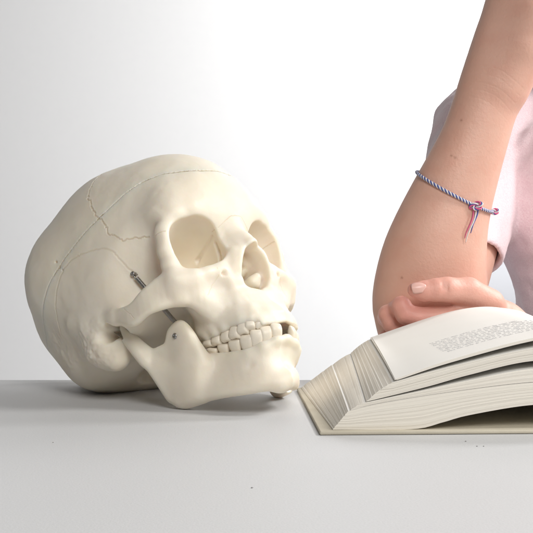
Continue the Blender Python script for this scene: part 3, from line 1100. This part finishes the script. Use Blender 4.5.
# creases and the nail bed
v.sub(ell((139, 838.5, 85), (0.8, 3, 7)), 1.5)
v.sub(ell((142, 838.5, 84), (0.6, 2.6, 7)), 1.5)
a2V, a2F = vol_mesh(v, 1)
v = Vol((244, 860, -12), (610, 1250, 330), 4.0)
SH_R = np.array([500., 1130, 250])
v.add(chain([(238, 905, 20, 19.5), (300, 925, 25, 24), (420, 965, 40, 36), (520, 985, 50, 38), (525, 1060, 130, 42), (500, 1130, 240, 46)], 6))
v.add(chain([(402, 1115, -60, 78), (350, 1070, 60, 78), (320, 1060, 150, 72), (350, 1110, 215, 80)], 10), 10)
v.add(cone((230, 1110, 238), (500, 1130, 240), 42, 44), 20)
v.add(cone((360, 1105, 240), (365, 1090, 345), 46, 44), 10)
tV, tF = vol_mesh(v, 1)
# head, resting on the fist
v = Vol((200, 860, 325), (420, 1120, 580), 2.2)
HR = eul(18, 4, 12)
v.add(ell((312, 985, 472), (72, 90, 84), HR))
v.add(ell((300, 945, 420), (50, 52, 58), HR), 20)
v.add(ell((296, 915, 392), (22, 20, 18)), 16)
v.add(cone((350, 1100, 310), (325, 1020, 410), 46, 44), 14)
v.add(chain([(292, 893, 462, 6), (288, 880, 436, 9)], 2), 8)
v.sub(ell((270, 902, 460), (14, 9, 9)), 10); v.sub(ell((312, 896, 464), (14, 9, 9)), 10)
v.add(ell((271, 909, 460), (11, 9, 8)), 3); v.add(ell((311, 905, 464), (11, 9, 8)), 3)
v.add(ell((290, 893, 409), (19, 7, 5)), 4); v.sub(ell((290, 886, 410), (17, 4, 1)), 1)
v.add(ell((382, 985, 452), (6, 14, 24), HR), 4); v.add(ell((240, 990, 448), (6, 14, 24), HR), 4)
hV, hF = vol_mesh(v, 1)
bodyV, bodyF = join_parts([(hV / 1000, hF)] + [(a1V / 1000, a1F), (a2V / 1000, a2F), (tV / 1000, tF)])
person = mesh_obj('person', bodyV, bodyF, M['skin'], None, loc=(0.36, 1.1, 0))
tag(person, 'person in a pale pink top leaning on the table with one bare forearm raised', 'person')
P_ = np.array(bodyV) * 1000
_t = BVHTree.FromPolygons([tuple(p) for p in a1V], [tuple(int(i) for i in f) for f in a1F])
MOLES = []
for mx, mz in ((162.5, 219), (153.5, 189), (156.5, 187.5), (112, 88)):
    h_ = _t.ray_cast(Vector((mx, 700, mz)), Vector((0, 1, 0)))[0]
    if h_ is not None: MOLES.append(np.array(h_))
fa = np.exp(-((P_[:, 0] - 135) / 60) ** 2 - ((P_[:, 1] - 862) / 34) ** 2 - ((P_[:, 2] - 60) / 40) ** 2) * 0.75
idx2 = np.arange(len(P_)); n0 = len(hV) + len(a1V)
fa = np.where((idx2 >= n0) & (idx2 < n0 + len(a2V)), 0.35 + 0.45 * np.exp(-((P_[:, 0] - 112) / 22) ** 2), 0.0)
mo = np.zeros(len(P_))
for q in MOLES:
    dd = np.linalg.norm(P_ - q, axis=1)
    mo = np.maximum(mo, 0.7 * np.exp(-(dd / 0.95) ** 2) * (dd < 4))
ml_ = person.data.attributes.new('mole', 'FLOAT', 'POINT')
ml_.data.foreach_set('value', mo.astype(np.float32))
fl_ = person.data.attributes.new('flush', 'FLOAT', 'POINT')
fl_.data.foreach_set('value', fa.astype(np.float32))
# hair
v = Vol((210, 880, 380), (420, 1130, 590), 2.6)
v.add(ell((314, 996, 480), (80, 94, 90), HR))
v.sub(ell((296, 900, 425), (64, 62, 78), HR), 6)
v.add(ell((330, 1085, 455), (30, 26, 50)), 20)
hrV, hrF = vol_mesh(v, 1)
c0 = hrV - np.array([314, 996, 480])
hrV = hrV + c0 / np.linalg.norm(c0, axis=1)[:, None] * (2.2 * vnoise(hrV * np.array([1, .5, .25]), 5, 8))[:, None]
mh, nth, bh = simple('brown_hair', (0.10, 0.06, 0.035), 0.5)
mesh_obj('hair', hrV / 1000, hrF, mh, person)

# shirt
def warp_folds(V, amp, seed=0):
    c = V - V.mean(0)
    n = c / (np.linalg.norm(c, axis=1)[:, None] + 1e-6)
    d = amp * vnoise(V * np.array([1.0, 0.6, 0.35]), 22, seed) + amp * 0.4 * vnoise(V, 12, seed + 1)
    return V + n * d[:, None]
v = Vol((130, 900, -62), (620, 1260, 330), 2.5)
v.add(chain([(400, 1110, -60, 90), (346, 1062, 52, 92), (308, 1040, 158, 88), (345, 1115, 226, 78)], 14))
v.add(cone((232, 1112, 232), (500, 1132, 236), 52, 54), 26)
v.add(chain([(520, 1050, 110, 52), (505, 1130, 240, 56)], 6), 12)
hem = UA0 + (UA1 - UA0) * 0.30
axu = (UA1 - UA0) / np.linalg.norm(UA1 - UA0)
v.add(cone(UA0 + (UA1 - UA0) * 0.1, UA1, 44, 57), 4)
hn = np.array([-0.02, 0.45, 0.9]); hem_p = np.array([198., 965, 98])
def halfspace(p, n):
    return (lambda X, Y, Z: ((X - p[0]) * n[0] + (Y - p[1]) * n[1] + (Z - p[2]) * n[2]).astype(np.float32)), np.array([130, 940, -62.]), np.array([226, 1075, 250.])
v.sub((lambda X, Y, Z: halfspace(hem_p, hn)[0](X, Y, Z), np.array([130, 900, -62.]), np.array([222, 1075, 260.])), 3)
v.sub(cone((168, 1090, 226), (205, 1040, 238), 7, 4), 6)
v.sub(cone((246, 990, 182), (330, 965, 166), 3, 8), 8)
v.sub(cone((240, 1000, 205), (262, 1000, 260), 6, 10), 9)
v.sub(cone(UA0 - axu * 10, hem + axu * 6, 39, 39.5), 1)
# drapes: folds running from the armpit
for p, q, r0 in (((262, 1010, 176), (330, 1010, 150), 5), ((258, 1018, 200), (345, 1006, 190), 5), ((250, 1030, 152), (300, 1012, 100), 4)):
    v.sub(cone(p, q, r0, r0 * 0.6), 9)
v.sub(cone((362, 1100, 300), (366, 1085, 360), 56, 60), 6)
v.blur(2)
sV, sF = v.mesh()
sV = warp_folds(sV, 4.2, 5)
shirt = mesh_obj('shirt', sV / 1000, sF, M['shirt'], person)

# thumb nail
def nail(c, ax, nrm, L, W_):
    c, ax, nrm = (Vector(p) for p in (c, ax, nrm))
    ax.normalize(); nrm = (nrm - ax * nrm.dot(ax)).normalized(); sd = ax.cross(nrm)
    V, F = [], []
    nu, nv = 14, 12
    for i in range(nu + 1):
        for j in range(nv + 1):
            u = i / nu * 2 - 1; w = j / nv * 2 - 1
            # rounded rectangle, curved across
            ww = w * (1 - 0.18 * max(0, u) ** 3 - 0.35 * max(0, -u) ** 4) 
            uu = u * (1 - 0.16 * w * w)
            h = -0.32 * W_ * (w * w) - 0.06 * L * u * u
            V.append(c + ax * (uu * L / 2) + sd * (ww * W_ / 2) + nrm * h)
    for i in range(nu):
        for j in range(nv):
            a = i * (nv + 1) + j
            F.append((a, a + 1, a + nv + 2, a + nv + 1))
    o = mesh_obj('thumbnail', [tuple(p) for p in V], F, M['nail'], person)
    sl = o.modifiers.new('thick', 'SOLIDIFY'); sl.thickness = 0.0005; sl.offset = -1
    return o
nail((0.1195, 0.8385, 0.0825), (-1, -0.05, -0.12), (-0.05, -1, 0.55), 0.0118, 0.0098)

# ------------------------------------------------------------------ bracelet
bt = BVHTree.FromPolygons([tuple(p) for p in (a1V / 1000)], [tuple(int(i) for i in f) for f in a1F])
def ring(n, lift):
    cen = np.array([0.1638, 0.913, 0.159])
    ex = np.array([0.0272, 0, -0.0140]); ey = np.array([0, -0.028, -0.0075])
    out = []
    for i in range(n):
        a = 2 * math.pi * i / n
        dirn = ex * math.cos(a) + ey * math.sin(a)
        o = Vector(cen + dirn * 3.0)
        h = bt.ray_cast(o, Vector(cen) - o)
        if h[0] is None:
            out.append(cen + dirn); continue
        out.append(np.array(h[0]) + np.array(h[1]) * lift)
    P = np.array(out)
    for _ in range(3):
        P = (np.roll(P, 1, 0) + P * 2 + np.roll(P, -1, 0)) / 4
    return P
def thread(col, name):
    m, nt, b = new_mat(name)
    n = noise(nt, 2500, 2, 0.5)
    nt.links.new(mixcol(nt, n.outputs[0], tuple(c * 0.8 for c in col), col), b.inputs['Base Color'])
    b.inputs['Roughness'].default_value = 0.8
    bump(nt, n.outputs[0], 0.4, 0.0003, b)
    return m
M['th_white'] = thread((0.82, 0.80, 0.80), 'white_thread')
M['th_blue'] = thread((0.07, 0.10, 0.34), 'blue_thread')
M['th_pink'] = thread((0.70, 0.12, 0.27), 'pink_thread')
NR = 900
RP = ring(NR, 0.0014)
brace = thing('bracelet', 'thin braided thread bracelet in white, blue and pink with loose knotted ends round the forearm', 'bracelet', tuple(RP[0]))
def strand(path, phase, amp, turns, rad, mat, name, closed=False, parent=None):
    P = np.array(path)
    T = (np.roll(P, -1, 0) - np.roll(P, 1, 0)) if closed else np.gradient(P, axis=0)
    V = []
    for i, p in enumerate(P):
        t = Vector(T[i]).normalized()
        u = t.cross(Vector((0.2, -0.9, 0.4))).normalized(); w = t.cross(u)
        a = 2 * math.pi * turns * i / len(P) + phase
        V.append(tuple(Vector(p) + u * math.cos(a) * amp + w * math.sin(a) * amp))
    v, f = tube(V, rad, 7, closed)
    return mesh_obj(name, v, f, mat, parent)
for k, mt in enumerate(('th_white', 'th_blue', 'th_white', 'th_blue', 'th_pink')):
    strand(RP, k * math.pi / 2 * (1 if k < 4 else 1.25), 0.00075, 36, 0.00066 if mt != 'th_pink' else 0.00045, M[mt], 'strand', True, brace)
def at_angle(a): return RP[int(a / (2 * math.pi) * NR) % NR]
# knot: loops of thread over the braid
def knot(c, scale, seed, name):
    rr = random.Random(seed)
    P = []
    for mt, ph in (('th_white', 0), ('th_blue', 1.1), ('th_pink', 2.3)):
        path = []
        for i in range(90):
            a = 2 * math.pi * i / 90
            x = (math.sin(a) + 2 * math.sin(2 * a + ph)) * 0.36
            y = (math.cos(a) - 2 * math.cos(2 * a + ph)) * 0.22
            z = -math.sin(3 * a + ph) * 0.25
            path.append((c[0] + scale * (x * 1.0), c[1] - 0.0012 + scale * z * 0.8, c[2] + scale * (y + 0.12 * x)))
        v, f = tube(path, 0.0007, 7, True)
        mesh_obj(name, v, f, M[mt], brace)
k1 = at_angle(math.radians(72)); k2 = at_angle(math.radians(14))
knot(k1 + np.array([0.0, -0.0008, 0]), 0.0052, 1, 'knot')
knot(k2 + np.array([0.001, -0.0005, 0]), 0.0036, 2, 'knot')
for mt, dx, dz, off in (('th_white', -0.0085, -0.0290, 0.0), ('th_blue', -0.0060, -0.0215, 0.0009), ('th_pink', -0.0075, -0.0255, -0.0009)):
    pts = []
    for i in range(40):
        t = i / 39
        x = k1[0] + off * (1 + 1.5 * math.sin(3 * t)) + dx * t ** 1.25 + 0.0010 * math.sin(6 * t + off * 900)
        z = k1[2] - 0.001 + dz * t
        h = bt.ray_cast(Vector((x, 0.7, z)), Vector((0, 1, 0)))
        y = (h[0].y if h[0] is not None else k1[1]) - 0.0012 - 0.002 * math.sin(math.pi * t)
        pts.append((x, y, z))
    v, f = tube(pts, [0.0006 * (1 - 0.5 * (i / 39) ** 3) for i in range(40)], 7)
    mesh_obj('tassel', v, f, M[mt], brace)

# ------------------------------------------------------------------ chair behind the person
M['chair'] = simple('pale_grey_plastic', (0.50, 0.53, 0.56), 0.45)[0]
chair = thing('chair', 'pale grey plastic chair seen in the gap between the arm and the pink top', 'chair', (0.40, 1.32, -0.45))
def shell(u0, u1, v0, v1, fn, nu=24, nv=16):
    V, F = [], []
    for i in range(nu + 1):
        for j in range(nv + 1):
            V.append(fn(u0 + (u1 - u0) * i / nu, v0 + (v1 - v0) * j / nv))
    for i in range(nu):
        for j in range(nv):
            a = i * (nv + 1) + j
            F.append((a, a + nv + 1, a + nv + 2, a + 1))
    return V, F
def back(u, w):
    wd = 0.20 * (1 - 0.25 * max(0, w) ** 4)
    return (0.40 + u * wd, 1.36 + 0.05 * (w) - 0.05 * u * u, -0.18 + 0.17 * (w + 1))
v, f = shell(-1, 1, -1, 1, back)
o = mesh_obj('backrest', v, f, M['chair'], chair)
q = o.modifiers.new('thick', 'SOLIDIFY'); q.thickness = 0.012
v, f = shell(-1, 1, -1, 1, lambda u, w: (0.40 + 0.21 * u, 1.17 + 0.2 * w, -0.20 + 0.02 * u * u + 0.01 * w * w))
o = mesh_obj('seat', v, f, M['chair'], chair)
q = o.modifiers.new('thick', 'SOLIDIFY'); q.thickness = 0.012
for x, y in ((0.23, 1.0), (0.57, 1.0), (0.23, 1.36), (0.57, 1.36)):
    v, f = tube([(x, y, -0.78), (0.40 + (x - 0.40) * 0.85, 1.18 + (y - 1.18) * 0.8, -0.21)], [0.011, 0.014], 12)
    mesh_obj('leg', v, f, M['chair'], chair)

# ------------------------------------------------------------------ specks on the table
M['crumb'] = simple('dark_crumb', (0.30, 0.29, 0.28), 0.9)[0]
rng = random.Random(3)
first = None
for x, y, r_, lb in ((-0.0067, 0.4945, 0.0005, 'lone dark crumb nearest the camera in the middle of the empty table'),
                     (-0.1225, 0.612, 0.0004, 'lone dark speck on the table in front of the back of the skull'),
                     (0.1150, 0.6155, 0.0005, 'dark crumb closest to the front edge of the book, largest of three'),
                     (0.1185, 0.600, 0.00045, 'left one of the two close crumbs in front of the book'),
                     (0.1222, 0.600, 0.0004, 'right one of the two close crumbs in front of the book')):
    bm = bmesh.new()
    bmesh.ops.create_icosphere(bm, subdivisions=2, radius=r_)
    for v_ in bm.verts:
        v_.co = v_.co * (1 + rng.uniform(-.25, .25)); v_.co.z *= 0.55
    me = bpy.data.meshes.new('crumb'); bm.to_mesh(me); bm.free()
    me.materials.append(M['crumb'])
    o = bpy.data.objects.new('crumb', me); C.objects.link(o)
    o.location = (x, y, r_ * 0.4)
    tag(o, lb, 'crumb', 'crumbs on the table')
